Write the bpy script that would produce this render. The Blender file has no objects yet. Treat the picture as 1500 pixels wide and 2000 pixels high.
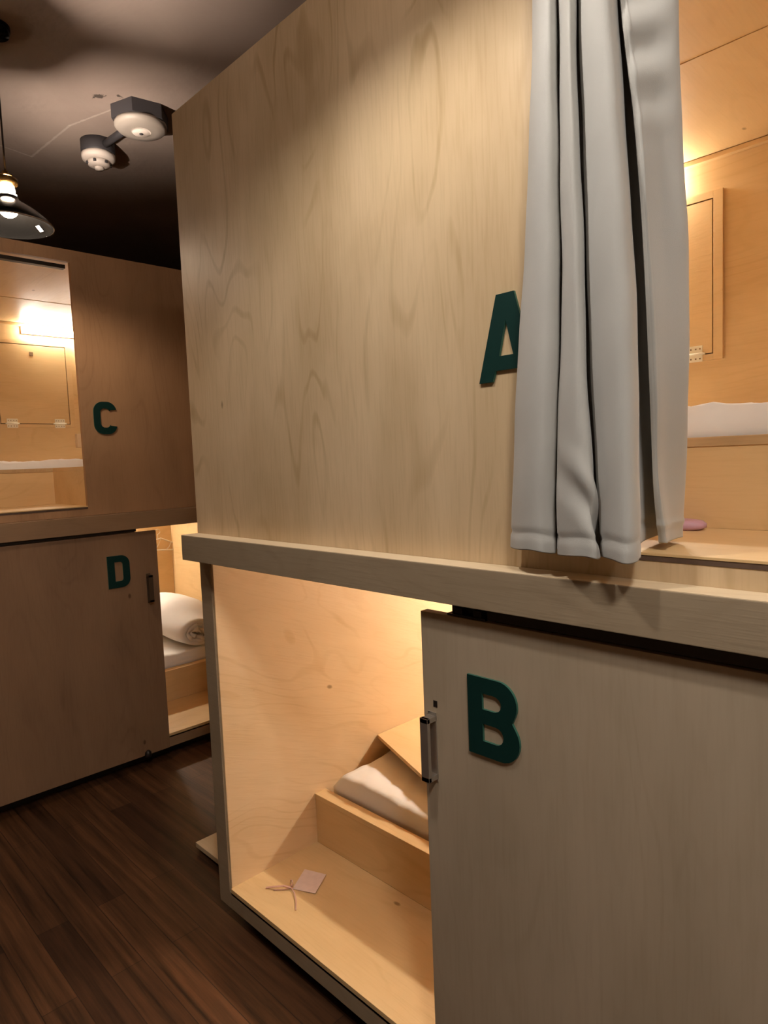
import bpy, bmesh, math, random
from mathutils import Vector, Matrix

C = bpy.context.scene.collection
S = bpy.context.scene

# ------------------------------------------------------------------ camera, world, exposure
cam_data = bpy.data.cameras.new('camera')
cam = bpy.data.objects.new('camera', cam_data)
C.objects.link(cam)
R = Matrix(((0.6991298904, -0.0301514688, 0.7143586531),
            (0.7139058028, 0.0845565940, -0.6951177502),
            (-0.0394449135, 0.9959623845, 0.0806413508)))
cam.matrix_world = Matrix.Translation((0, 0, 1.40)) @ R.to_4x4()
cam_data.sensor_fit = 'HORIZONTAL'
cam_data.sensor_width = 36.0
cam_data.lens = 1297.0 / 1500.0 * 36.0
cam_data.clip_start = 0.02
S.camera = cam

w = bpy.data.worlds.new('world'); S.world = w
w.use_nodes = True
w.node_tree.nodes['Background'].inputs[0].default_value = (0.8, 0.85, 1.0, 1)
w.node_tree.nodes['Background'].inputs[1].default_value = 0.02

S.view_settings.view_transform = 'Standard'
S.view_settings.look = 'None'
S.view_settings.gamma = 1.0
S.view_settings.use_curve_mapping = False
S.view_settings.exposure = 0.0
S.cycles.use_denoising = True
S.cycles.max_bounces = 10
S.cycles.diffuse_bounces = 7
S.cycles.sample_clamp_indirect = 6.0

BULB = 520.0       # pendant bulb emission
SOCKET = 65.0      # glowing lamp socket emission
LED = 88.0          # bar light emission
LAMP_COL = (1.0, 0.77, 0.57)
LAMP_COL_COOL = (1.0, 0.92, 0.83)
LED_COL = (1.0, 0.91, 0.78)

# ------------------------------------------------------------------ materials
def mat(name):
    m = bpy.data.materials.new(name); m.use_nodes = True
    nt = m.node_tree; b = nt.nodes['Principled BSDF']
    return m, nt, b

def simple(name, col, rough=0.5, metal=0.0, noise=0.0, nscale=20.0, bump=0.0, spec=0.5):
    m, nt, b = mat(name)
    b.inputs['Roughness'].default_value = rough
    b.inputs['Metallic'].default_value = metal
    b.inputs['Specular IOR Level'].default_value = spec
    tc = nt.nodes.new('ShaderNodeTexCoord')
    n = nt.nodes.new('ShaderNodeTexNoise'); n.inputs['Scale'].default_value = nscale; n.inputs['Detail'].default_value = 4
    nt.links.new(tc.outputs['Object'], n.inputs['Vector'])
    mx = nt.nodes.new('ShaderNodeMix'); mx.data_type = 'RGBA'
    mx.inputs[6].default_value = tuple(c * (1 - noise) for c in col) + (1,)
    mx.inputs[7].default_value = tuple(min(1, c * (1 + noise)) for c in col) + (1,)
    nt.links.new(n.outputs[0], mx.inputs[0]); nt.links.new(mx.outputs[2], b.inputs['Base Color'])
    if bump:
        bp = nt.nodes.new('ShaderNodeBump'); bp.inputs['Strength'].default_value = bump; bp.inputs['Distance'].default_value = 0.002
        nt.links.new(n.outputs[0], bp.inputs['Height']); nt.links.new(bp.outputs[0], b.inputs['Normal'])
    return m

def emissive(name, col, strength, base=(1, 1, 1)):
    m, nt, b = mat(name)
    b.inputs['Base Color'].default_value = base + (1,)
    b.inputs['Emission Color'].default_value = col + (1,)
    b.inputs['Emission Strength'].default_value = strength
    return m

def plywood(name, light, dark, grain='z', seed=0.0, contrast=1.0, rough=0.42, lines=1.0, spec=0.4, skew=0.0):
    """birch veneer: cathedral contour lines, fine pores, large cloudy figure and small knots"""
    m, nt, b = mat(name)
    N, Lk = nt.nodes, nt.links
    tc = N.new('ShaderNodeTexCoord')
    mp = N.new('ShaderNodeMapping')
    mp.inputs['Location'].default_value = (seed * 3.1, seed * 1.7, seed * 2.3)
    if skew:
        mp.inputs['Rotation'].default_value = (skew, 0, 0)
    Lk.new(tc.outputs['Object'], mp.inputs['Vector'])
    def scaled(along, across):
        v = N.new('ShaderNodeVectorMath'); v.operation = 'MULTIPLY'
        s = [across] * 3; s['xyz'.index(grain)] = along
        v.inputs[1].default_value = s
        Lk.new(mp.outputs[0], v.inputs[0]); return v.outputs[0]
    def noise(vec, scale, detail=3, dist=0.0, rgh=0.55):
        n = N.new('ShaderNodeTexNoise'); n.inputs['Scale'].default_value = scale
        n.inputs['Detail'].default_value = detail; n.inputs['Distortion'].default_value = dist
        n.inputs['Roughness'].default_value = rgh
        Lk.new(vec, n.inputs['Vector']); return n.outputs[0]
    def ma(op, a, bb, clamp=False):
        x = N.new('ShaderNodeMath'); x.operation = op; x.use_clamp = clamp
        for i, v in enumerate((a, bb)):
            if v is None: continue
            if isinstance(v, (int, float)): x.inputs[i].default_value = v
            else: Lk.new(v, x.inputs[i])
        return x.outputs[0]
    def remap(v, a, bb, lo=0.0, hi=1.0):
        r = N.new('ShaderNodeMapRange'); r.clamp = True
        r.inputs[1].default_value = a; r.inputs[2].default_value = bb; r.inputs[3].default_value = lo; r.inputs[4].default_value = hi
        Lk.new(v, r.inputs[0]); return r.outputs[0]
    fig = noise(scaled(0.9, 3.2), 1.0, 2.5, 0.35, 0.45)
    s = ma('SINE', ma('MULTIPLY', fig, 120.0), None)
    line = remap(s, 0.66, 1.0)                      # thin contour lines of the figure
    brk = remap(noise(scaled(2.0, 6.0), 1.0, 2), 0.42, 0.66)
    line = ma('MULTIPLY', line, brk)
    cloud = remap(noise(scaled(1.3, 5.0), 1.0, 3, 0.4), 0.36, 0.66)
    cloud2 = remap(noise(scaled(2.2, 3.0), 1.0, 3, 0.8), 0.45, 0.75)
    pores = remap(noise(scaled(10.0, 160.0), 1.0, 2), 0.46, 0.72)
    vo = N.new('ShaderNodeTexVoronoi'); vo.inputs['Scale'].default_value = 5.5
    Lk.new(scaled(0.55, 1.0), vo.inputs['Vector'])
    knot = remap(vo.outputs['Distance'], 0.022, 0.045, 1.0, 0.0)
    fac = ma('ADD', ma('MULTIPLY', cloud, 0.42), ma('MULTIPLY', line, 0.48 * lines))
    fac = ma('ADD', fac, ma('MULTIPLY', pores, 0.16))
    fac = ma('ADD', fac, ma('MULTIPLY', cloud2, 0.26))
    fac = ma('MULTIPLY', fac, contrast, True)
    mx = N.new('ShaderNodeMix'); mx.data_type = 'RGBA'
    mx.inputs[6].default_value = light + (1,); mx.inputs[7].default_value = dark + (1,)
    Lk.new(fac, mx.inputs[0])
    mk = N.new('ShaderNodeMix'); mk.data_type = 'RGBA'
    mk.inputs[7].default_value = (dark[0] * 0.35, dark[1] * 0.28, dark[2] * 0.2, 1)
    Lk.new(mx.outputs[2], mk.inputs[6]); Lk.new(ma('MULTIPLY', knot, 0.75), mk.inputs[0])
    Lk.new(mk.outputs[2], b.inputs['Base Color'])
    Lk.new(remap(cloud, 0, 1, rough, rough + 0.12), b.inputs['Roughness'])
    b.inputs['Specular IOR Level'].default_value = spec
    bp = N.new('ShaderNodeBump'); bp.inputs['Strength'].default_value = 0.12; bp.inputs['Distance'].default_value = 0.001
    Lk.new(pores, bp.inputs['Height']); Lk.new(bp.outputs[0], b.inputs['Normal'])
    return m

BL, BD = (0.66, 0.50, 0.315), (0.42, 0.295, 0.155)
ply_v = plywood('birch_vertical', BL, BD, 'z', 1.3, 1.2)
ply_x = plywood('birch_along_x', BL, BD, 'x', 4.2)
ply_y = plywood('birch_along_y', BL, BD, 'y', 7.7)
ply_side = plywood('birch_side_wall', (0.78, 0.58, 0.35), (0.63, 0.43, 0.22), 'y', 2.6, 0.9, skew=0.35)
ply_in_x = plywood('birch_inside_x', (0.71, 0.50, 0.255), (0.55, 0.36, 0.16), 'x', 5.1, 0.9, lines=0.6)
ply_in_y = plywood('birch_inside_y', (0.71, 0.50, 0.255), (0.55, 0.36, 0.16), 'y', 3.4, 0.9, lines=0.6)
ply_trim = plywood('worn_birch_trim', (0.37, 0.29, 0.195), (0.25, 0.185, 0.115), 'x', 6.6, 1.0, rough=0.5, lines=0.5)  # birch with the shade on the front trim and ledge in its colour
ply_trim_y = plywood('shaded_birch_trim_y', (0.50, 0.37, 0.24), (0.36, 0.25, 0.15), 'y', 6.6, 1.0, rough=0.5, lines=0.5)  # same shade-toned birch, grain along y
ply_cd = plywood('dimmed_birch', (0.42, 0.250, 0.135), (0.27, 0.150, 0.075), 'z', 1.9, 1.0, lines=0.5)  # same birch as A/B, browned to stand in for dim warm light
ply_trim_cd = plywood('dimmed_birch_trim', (0.33, 0.205, 0.115), (0.22, 0.130, 0.070), 'y', 6.1, 1.0, rough=0.5, lines=0.4)  # C/D trim, dim light put into the wood colour
ply_door_cd = plywood('dimmed_birch_door', (0.29, 0.170, 0.095), (0.18, 0.098, 0.052), 'z', 5.5, 1.1, rough=0.5, lines=0.35)  # door D birch, darkened in place of dim light
ply_door = plywood('cool_lit_birch_door', (0.44, 0.355, 0.255), (0.32, 0.25, 0.165), 'z', 8.8, 1.0, rough=0.5, lines=0.35)  # door B birch, greyed in place of cool ambient light
ply_edge = simple('plywood_edge', (0.10, 0.06, 0.04), 0.7, noise=0.4, nscale=60)
ply_rail = plywood('layered_rail_edge', (0.60, 0.42, 0.22), (0.30, 0.18, 0.08), 'x', 2.2, 1.2, lines=0.3)
ply_edge_lt = simple('plywood_edge_light', (0.72, 0.50, 0.28), 0.6, noise=0.15, nscale=80)
dark_metal = simple('dark_track_metal', (0.035, 0.028, 0.024), 0.45, 0.6, 0.2)
steel = simple('brushed_steel', (0.50, 0.46, 0.41), 0.36, 0.85, 0.12, 90)
bronze = simple('dark_bronze', (0.10, 0.065, 0.04), 0.5, 0.5)
black_gap = simple('dark_gap', (0.05, 0.025, 0.012), 0.9)
green = simple('dark_green_letter', (0.001, 0.024, 0.020), 0.65, noise=0.12, nscale=60, spec=0.22)
green_side = simple('letter_side_green', (0.03, 0.12, 0.085), 0.5)
cloth_white = simple('white_cotton', (0.80, 0.78, 0.74), 0.9, noise=0.03, nscale=30, bump=0.2, spec=0.1)
cream = simple('cream_hinge', (0.80, 0.76, 0.60), 0.35)
brown_dot = simple('hinge_screw', (0.22, 0.14, 0.07), 0.5)
black_enamel = simple('black_enamel', (0.003, 0.003, 0.003), 0.24, spec=0.16)
rim_metal = simple('shade_rim', (0.55, 0.45, 0.36), 0.3, 0.6)
brass = simple('brass', (0.20, 0.11, 0.03), 0.4, 0.9, 0.15, 200)
cord_m = simple('dark_cord', (0.015, 0.008, 0.006), 0.8)
sticker_m = simple('white_sticker', (0.22, 0.23, 0.26), 0.5)
det_dark = simple('charcoal_housing', (0.035, 0.032, 0.036), 0.6)
det_white = simple('off_white_plastic', (0.66, 0.58, 0.52), 0.45)
det_cover = simple('aged_plastic_cover', (0.30, 0.26, 0.225), 0.5)
det_grey = simple('grey_plastic', (0.30, 0.26, 0.24), 0.5)
card_m = simple('pale_pink_card', (0.74, 0.58, 0.52), 0.8, noise=0.12, nscale=60)
ribbon_m = simple('pink_ribbon', (0.55, 0.32, 0.26), 0.6)
pink_m = simple('mauve_plastic', (0.50, 0.29, 0.36), 0.5)
wire_m = simple('white_wire', (0.75, 0.68, 0.55), 0.4)
room_wall = simple('dark_painted_wall', (0.20, 0.15, 0.11), 0.9, noise=0.15, nscale=4)
beige_wall = plywood('opposite_wood_wall', (0.40, 0.29, 0.18), (0.30, 0.20, 0.12), 'z', 9.1)
bulb_m = emissive('lit_bulb', LAMP_COL, BULB)
bulb_strong = emissive('lit_bright_bulb', LAMP_COL_COOL, 600.0)
fill_lamp_m = emissive('fill_lamp_diffuser', LAMP_COL_COOL, 140.0)  # emitter of the added fill lamp
uplight_m = emissive('added_uplight', (1.0, 0.84, 0.70), 24000.0)  # emitter added in the lamp neck to throw light on the ceiling
led_low_m = emissive('lit_diffuser_lower', LED_COL, 235.0)
led_d_m = emissive('lit_diffuser_far', LED_COL, 150.0)
led_a_m = emissive('lit_diffuser_upper', LED_COL, 175.0)
socket_m = emissive('lit_glass_socket', LAMP_COL, SOCKET)
led_m = emissive('lit_diffuser', LED_COL, LED)

def curtain_mat():
    m, nt, b = mat('grey_curtain_cloth')
    b.inputs['Roughness'].default_value = 0.75
    b.inputs['Sheen Weight'].default_value = 0.25
    b.inputs['Specular IOR Level'].default_value = 0.25
    tc = nt.nodes.new('ShaderNodeTexCoord')
    n = nt.nodes.new('ShaderNodeTexNoise'); n.inputs['Scale'].default_value = 900; n.inputs['Detail'].default_value = 1
    n2 = nt.nodes.new('ShaderNodeTexNoise'); n2.inputs['Scale'].default_value = 9; n2.inputs['Detail'].default_value = 4
    for k in (n, n2): nt.links.new(tc.outputs['Object'], k.inputs['Vector'])
    mx = nt.nodes.new('ShaderNodeMix'); mx.data_type = 'RGBA'
    mx.inputs[6].default_value = (0.40, 0.395, 0.37, 1); mx.inputs[7].default_value = (0.46, 0.455, 0.43, 1)
    nt.links.new(n2.outputs[0], mx.inputs[0]); nt.links.new(mx.outputs[2], b.inputs['Base Color'])
    bp = nt.nodes.new('ShaderNodeBump'); bp.inputs['Strength'].default_value = 0.25; bp.inputs['Distance'].default_value = 0.0006
    nt.links.new(n.outputs[0], bp.inputs['Height'])
    bp2 = nt.nodes.new('ShaderNodeBump'); bp2.inputs['Strength'].default_value = 0.25; bp2.inputs['Distance'].default_value = 0.006
    nt.links.new(n2.outputs[0], bp2.inputs['Height']); nt.links.new(bp.outputs[0], bp2.inputs['Normal'])
    nt.links.new(bp2.outputs[0], b.inputs['Normal'])
    return m
cloth_grey = curtain_mat()

def floor_mat():
    m, nt, b = mat('dark_floor_planks')
    N, Lk = nt.nodes, nt.links
    tc = N.new('ShaderNodeTexCoord')
    br = N.new('ShaderNodeTexBrick'); br.offset = 0.37; br.offset_frequency = 2
    br.inputs['Color1'].default_value = (0.022, 0.0092, 0.0046, 1); br.inputs['Color2'].default_value = (0.056, 0.0240, 0.0100, 1)
    br.inputs['Mortar'].default_value = (0.014, 0.0065, 0.0035, 1)
    br.inputs['Scale'].default_value = 1.0; br.inputs['Mortar Size'].default_value = 0.0012
    br.inputs['Brick Width'].default_value = 0.9; br.inputs['Row Height'].default_value = 0.09
    Lk.new(tc.outputs['Object'], br.inputs['Vector'])
    v = N.new('ShaderNodeVectorMath'); v.operation = 'MULTIPLY'; v.inputs[1].default_value = (1.6, 38, 1)
    Lk.new(tc.outputs['Object'], v.inputs[0])
    n = N.new('ShaderNodeTexNoise'); n.inputs['Scale'].default_value = 1.0; n.inputs['Detail'].default_value = 6; n.inputs['Roughness'].default_value = 0.7
    Lk.new(v.outputs[0], n.inputs['Vector'])
    r = N.new('ShaderNodeMapRange'); r.inputs[1].default_value = 0.3; r.inputs[2].default_value = 0.72; r.inputs[3].default_value = 0.3; r.inputs[4].default_value = 3.0
    Lk.new(n.outputs[0], r.inputs[0])
    mx = N.new('ShaderNodeVectorMath'); mx.operation = 'SCALE'
    Lk.new(br.outputs[0], mx.inputs[0]); Lk.new(r.outputs[0], mx.inputs['Scale'])
    Lk.new(mx.outputs[0], b.inputs['Base Color'])
    b.inputs['Roughness'].default_value = 0.42; b.inputs['Specular IOR Level'].default_value = 0.35
    bp = N.new('ShaderNodeBump'); bp.inputs['Strength'].default_value = 0.2; bp.inputs['Distance'].default_value = 0.001
    Lk.new(n.outputs[0], bp.inputs['Height']); Lk.new(bp.outputs[0], b.inputs['Normal'])
    return m
floor_m = floor_mat()

CRACKS = ((-3.44, 0.90, -3.491, 1.146), (-3.491, 1.146, -3.08, 1.178), (-3.08, 1.178, -2.80, 1.275))
def ceiling_mat():
    m, nt, b = mat('brown_painted_plaster')
    N, Lk = nt.nodes, nt.links
    tc = N.new('ShaderNodeTexCoord')
    n = N.new('ShaderNodeTexNoise'); n.inputs['Scale'].default_value = 3.0; n.inputs['Detail'].default_value = 5; n.inputs['Distortion'].default_value = 0.5
    Lk.new(tc.outputs['Object'], n.inputs['Vector'])
    mx = N.new('ShaderNodeMix'); mx.data_type = 'RGBA'
    mx.inputs[6].default_value = (0.20, 0.150, 0.125, 1); mx.inputs[7].default_value = (0.30, 0.235, 0.20, 1)
    Lk.new(n.outputs[0], mx.inputs[0]); last = mx.outputs[2]
    n3 = N.new('ShaderNodeTexNoise'); n3.inputs['Scale'].default_value = 45; n3.inputs['Detail'].default_value = 3
    Lk.new(tc.outputs['Object'], n3.inputs['Vector'])
    for (x, y, rr) in ((-2.771, 1.184, 0.030), (-2.716, 1.243, 0.020), (-2.79, 1.17, 0.018), (-2.735, 1.43, 0.010)):   # chipped patches in the plaster
        d = N.new('ShaderNodeVectorMath'); d.operation = 'DISTANCE'; d.inputs[1].default_value = (x, y, 2.9)
        Lk.new(tc.outputs['Object'], d.inputs[0])
        ad = N.new('ShaderNodeMath'); ad.operation = 'MULTIPLY_ADD'; ad.inputs[1].default_value = 0.09; Lk.new(n3.outputs[0], ad.inputs[0]); Lk.new(d.outputs['Value'], ad.inputs[2])
        r = N.new('ShaderNodeMapRange'); r.inputs[1].default_value = rr + 0.028; r.inputs[2].default_value = rr + 0.036; r.inputs[3].default_value = 0.9; r.inputs[4].default_value = 0.0
        Lk.new(ad.outputs[0], r.inputs[0])
        k = N.new('ShaderNodeMix'); k.data_type = 'RGBA'; k.inputs[7].default_value = (0.03, 0.02, 0.015, 1)
        Lk.new(last, k.inputs[6]); Lk.new(r.outputs[0], k.inputs[0]); last = k.outputs[2]
    for (ax, ay, bx, by) in CRACKS:                 # filled seams in the plaster
        sb = N.new('ShaderNodeVectorMath'); sb.operation = 'SUBTRACT'; sb.inputs[1].default_value = (ax, ay, 2.9)
        Lk.new(tc.outputs['Object'], sb.inputs[0])
        L2 = (bx - ax) ** 2 + (by - ay) ** 2
        dt = N.new('ShaderNodeVectorMath'); dt.operation = 'DOT_PRODUCT'; dt.inputs[1].default_value = ((bx - ax) / L2, (by - ay) / L2, 0)
        Lk.new(sb.outputs[0], dt.inputs[0])
        cl = N.new('ShaderNodeClamp'); Lk.new(dt.outputs['Value'], cl.inputs[0])
        sc = N.new('ShaderNodeVectorMath'); sc.operation = 'SCALE'; sc.inputs[0].default_value = (bx - ax, by - ay, 0); Lk.new(cl.outputs[0], sc.inputs['Scale'])
        ds = N.new('ShaderNodeVectorMath'); ds.operation = 'DISTANCE'; Lk.new(sb.outputs[0], ds.inputs[0]); Lk.new(sc.outputs[0], ds.inputs[1])
        wb = N.new('ShaderNodeMath'); wb.operation = 'MULTIPLY_ADD'; wb.inputs[1].default_value = 0.012; Lk.new(n3.outputs[0], wb.inputs[0]); Lk.new(ds.outputs['Value'], wb.inputs[2])
        r = N.new('ShaderNodeMapRange'); r.inputs[1].default_value = 0.008; r.inputs[2].default_value = 0.013; r.inputs[3].default_value = 0.45; r.inputs[4].default_value = 0.0
        Lk.new(wb.outputs[0], r.inputs[0])
        k = N.new('ShaderNodeMix'); k.data_type = 'RGBA'; k.inputs[7].default_value = (0.50, 0.42, 0.36, 1)
        Lk.new(last, k.inputs[6]); Lk.new(r.outputs[0], k.inputs[0]); last = k.outputs[2]
    Lk.new(last, b.inputs['Base Color'])
    b.inputs['Roughness'].default_value = 0.85
    bp = N.new('ShaderNodeBump'); bp.inputs['Strength'].default_value = 0.5; bp.inputs['Distance'].default_value = 0.03
    Lk.new(n.outputs[0], bp.inputs['Height']); Lk.new(bp.outputs[0], b.inputs['Normal'])
    return m
ceil_m = ceiling_mat()

# ------------------------------------------------------------------ helpers
def bbox(bm, lo, hi, bevel=0.0):
    """box between two corners, optionally with softened edges"""
    lo = Vector([min(a, b) for a, b in zip(lo, hi)]) if True else lo
    return lo

def add_box(bm, p, q, bevel=0.0, mi=0):
    lo = [min(a, b) for a, b in zip(p, q)]; hi = [max(a, b) for a, b in zip(p, q)]
    vs = [bm.verts.new((x, y, z)) for x in (lo[0], hi[0]) for y in (lo[1], hi[1]) for z in (lo[2], hi[2])]
    idx = ((0, 1, 3, 2), (4, 6, 7, 5), (0, 4, 5, 1), (2, 3, 7, 6), (0, 2, 6, 4), (1, 5, 7, 3))
    fs = [bm.faces.new([vs[i] for i in f]) for f in idx]
    for f in fs: f.material_index = mi
    if bevel:
        es = list({e for f in fs for e in f.edges})
        bmesh.ops.bevel(bm, geom=es, offset=bevel, segments=2, affect='EDGES', profile=0.7, material=mi)
    return fs

def box(p, q, bevel=0.0015):
    bm = bmesh.new(); add_box(bm, p, q, bevel); return bm

def lathe(bm, prof, c=(0, 0, 0), seg=48, mi=0, cap=True):
    rings = []
    for r, z in prof:
        rings.append([bm.verts.new((c[0] + r * math.cos(2 * math.pi * k / seg), c[1] + r * math.sin(2 * math.pi * k / seg), c[2] + z)) for k in range(seg)])
    for a, b in zip(rings, rings[1:]):
        for k in range(seg):
            f = bm.faces.new((a[k], a[(k + 1) % seg], b[(k + 1) % seg], b[k])); f.material_index = mi; f.smooth = True
    if cap:
        for rg in (rings[0], rings[-1]):
            try:
                f = bm.faces.new(rg); f.material_index = mi
            except ValueError: pass

def tube(bm, pts, r, seg=10, mi=0):
    pts = [Vector(p) for p in pts]; rings = []
    up = Vector((0, 0, 1))
    for i, p in enumerate(pts):
        d = (pts[min(i + 1, len(pts) - 1)] - pts[max(i - 1, 0)]).normalized()
        a = d.cross(up)
        if a.length < 1e-3: a = d.cross(Vector((1, 0, 0)))
        a.normalize(); b2 = d.cross(a).normalized()
        rings.append([bm.verts.new(p + r * (math.cos(2 * math.pi * k / seg) * a + math.sin(2 * math.pi * k / seg) * b2)) for k in range(seg)])
    for A, B in zip(rings, rings[1:]):
        for k in range(seg):
            f = bm.faces.new((A[k], A[(k + 1) % seg], B[(k + 1) % seg], B[k])); f.smooth = True; f.material_index = mi
    bm.faces.new(rings[0]); bm.faces.new(rings[-1])

def origin_of(o):
    v = Vector((0, 0, 0))
    while o is not None:
        v += o.location; o = o.parent
    return v

def obj(name, bm, m, parent=None, label=None):
    """world-space bmesh -> ONE mesh object (child of parent when given)"""
    me = bpy.data.meshes.new(name)
    if parent is not None:
        bmesh.ops.translate(bm, verts=bm.verts[:], vec=-origin_of(parent))
    bmesh.ops.recalc_face_normals(bm, faces=bm.faces[:])
    bm.to_mesh(me); bm.free()
    for x in (m if isinstance(m, (list, tuple)) else [m]): me.materials.append(x)
    o = bpy.data.objects.new(name, me); C.objects.link(o)
    if parent is not None: o.parent = parent
    if label: o['label'] = label
    return o

def thing(name, label, cat, loc, group=None):
    o = bpy.data.objects.new(name, None); C.objects.link(o); o.location = loc
    o.empty_display_size = 0.05
    o['label'] = label; o['category'] = cat
    if group: o['group'] = group
    return o

def tag(o, label, cat, group=None):
    o['label'] = label; o['category'] = cat
    if group: o['group'] = group
    return o

def struct(name, bm, m):
    o = obj(name, bm, m); o['kind'] = 'structure'; return o

# ------------------------------------------------------------------ room shell
struct('floor', box((-5.2, -1.9, -0.1), (2.3, 3.4, 0.0), 0), floor_m)
struct('ceiling', box((-5.2, -1.9, 2.90), (2.3, 3.4, 3.0), 0), ceil_m)
struct('wall_left', box((-5.2, -1.9, 0), (-5.1, 3.4, 2.9), 0), room_wall)
struct('wall_right', box((2.2, -1.9, 0), (2.3, 3.4, 2.9), 0), room_wall)
struct('wall_back', box((-5.1, 3.3, 0), (2.2, 3.4, 2.9), 0), room_wall)
struct('wall_front', box((-5.1, -1.9, 0), (2.2, -1.8, 2.9), 0), beige_wall)

# ------------------------------------------------------------------ pods
# A block holds an upper and a lower pod. (s, t, z): s runs along the face from the post
# at the corner, t goes into the pod, z is up.
class Frame:
    def __init__(self, kind):
        self.kind = kind
    def __call__(self, s, t, z):
        return (-1.80 + s, 0.974 + t, z) if self.kind == 'AB' else (-2.985 - t, 2.25 - s, z)
    def box(self, p, q, bevel=0.0015):
        return box(self(*p), self(*q), bevel)
    def add(self, bm, p, q, bevel=0.0015, mi=0):
        add_box(bm, self(*p), self(*q), bevel, mi)

W = 2.05          # block width along the face
DEP = 1.43        # face to back wall
def letter_mesh(ch, F, s0, z0, wd, ht, t0, thick):
    """flat cut-out letter; s0,z0 = lower left corner as read"""
    dirn = 1 if F.kind == 'AB' else -1   # reading direction (viewer's right) along s
    def arc(cx, cy, rx, ry, a0, a1, n=10):
        return [(cx + rx * math.cos(math.radians(a0 + (a1 - a0) * k / n)), cy + ry * math.sin(math.radians(a0 + (a1 - a0) * k / n))) for k in range(n + 1)]
    a = wd / ht                          # all in units of the height
    st = 0.235
    outer, holes = [], []
    if ch == 'A':
        outer = [(0, 0), (0.20, 0), (0.245, 0.125), (a - 0.245, 0.125), (a - 0.20, 0), (a, 0), (a / 2 + 0.125, 1), (a / 2 - 0.125, 1)]
        holes = [[(0.30, 0.29), (a / 2, 0.70), (a - 0.30, 0.29)]]
    elif ch == 'B':
        outer = [(0, 0)] + arc(a - 0.28, 0.28, 0.28, 0.28, -90, 35) + [(a - 0.10, 0.52)] + arc(a - 0.30, 0.73, 0.27, 0.27, -25, 90) + [(0, 1)]
        holes = [[(0.225, 0.195)] + arc(a - 0.345, 0.305, 0.115, 0.11, -90, 90, 8) + [(0.225, 0.415)],
                 [(0.225, 0.60)] + arc(a - 0.37, 0.70, 0.115, 0.10, -90, 90, 8) + [(0.225, 0.80)]]
    elif ch == 'D':
        outer = [(0, 0)] + arc(a - 0.27, 0.27, 0.27, 0.27, -90, 0) + arc(a - 0.27, 0.73, 0.27, 0.27, 0, 90) + [(0, 1)]
        holes = [[(0.22, 0.20)] + arc(a - 0.30, 0.28, 0.085, 0.08, -90, 0, 6) + arc(a - 0.30, 0.72, 0.085, 0.08, 0, 90, 6) + [(0.22, 0.80)]]
    elif ch == 'C':
        r = 0.30; i = 0.13; t = 0.205
        outer = (arc(a - r, 1 - r, r, r, 12, 90) + arc(r, 1 - r, r, r, 90, 180) + arc(r, r, r, r, 180, 270) + arc(a - r, r, r, r, 270, 348)
                 + [(a - t - 0.005, r - 0.035)] + arc(a - t - i, t + i, i, i, -20, -90, 6) + arc(t + i, t + i, i, i, 270, 180, 6)
                 + arc(t + i, 1 - t - i, i, i, 180, 90, 6) + arc(a - t - i, 1 - t - i, i, i, 90, 20, 6) + [(a - t - 0.005, 1 - r + 0.035)])
    cu = bpy.data.curves.new('tmp', 'CURVE'); cu.dimensions = '2D'; cu.fill_mode = 'BOTH'
    cu.extrude = thick / 2
    for loop in [outer] + holes:
        sp = cu.splines.new('POLY'); sp.points.add(len(loop) - 1)
        for p, (x, y) in zip(sp.points, loop): p.co = (x * ht, y * ht, 0, 1)
        sp.use_cyclic_u = True
    tmp = bpy.data.objects.new('tmp', cu); C.objects.link(tmp)
    me = bpy.data.meshes.new_from_object(tmp.evaluated_get(bpy.context.evaluated_depsgraph_get()))
    bpy.data.objects.remove(tmp); bpy.data.curves.remove(cu)
    bm = bmesh.new(); bm.from_mesh(me); bpy.data.meshes.remove(me)
    for f in bm.faces:
        f.material_index = 0 if abs(f.normal.z) > 0.5 else 1
        f.smooth = False
    for v in bm.verts:
        v.co = Vector(F(s0 + dirn * v.co.x, t0 - thick / 2 + v.co.z, z0 + v.co.y))
    bmesh.ops.remove_doubles(bm, verts=bm.verts[:], dist=1e-5)
    return bm

def opening_panel(F, t0, t1, s0, s1, z0, z1, os0, os1, oz0, oz1, bevel=0.001):
    """a face board with one opening, built as ONE mesh"""
    bm = bmesh.new()
    if os0 > s0: F.add(bm, (s0, t0, z0), (os0, t1, z1), bevel)
    if os1 < s1: F.add(bm, (os1, t0, z0), (s1, t1, z1), bevel)
    if oz0 > z0: F.add(bm, (os0, t0, z0), (os1, t1, oz0), 0)
    if oz1 < z1: F.add(bm, (os0, t0, oz1), (os1, t1, z1), 0)
    return bm

def bed(F, parent, zb, rs, zr, s0, s1, grain, tf=0.0, edge=None):
    """well floor, riser, rail and bed platform of one pod"""
    obj('well_floor', F.box((s0, tf, zb - 0.02), (s1, rs, zb), 0.001), grain, parent)
    obj('riser', F.box((s0, rs, zb), (s1, rs + 0.018, zr - 0.018), 0.0008), grain, parent)
    obj('bed_rail', F.box((s0, rs - 0.002, zr - 0.018), (s1, rs + 0.045, zr), 0.0015), edge or grain, parent)
    obj('bed_platform', F.box((s0, rs + 0.045, zr - 0.05), (s1, DEP, zr - 0.025), 0.001), grain, parent)

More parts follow.
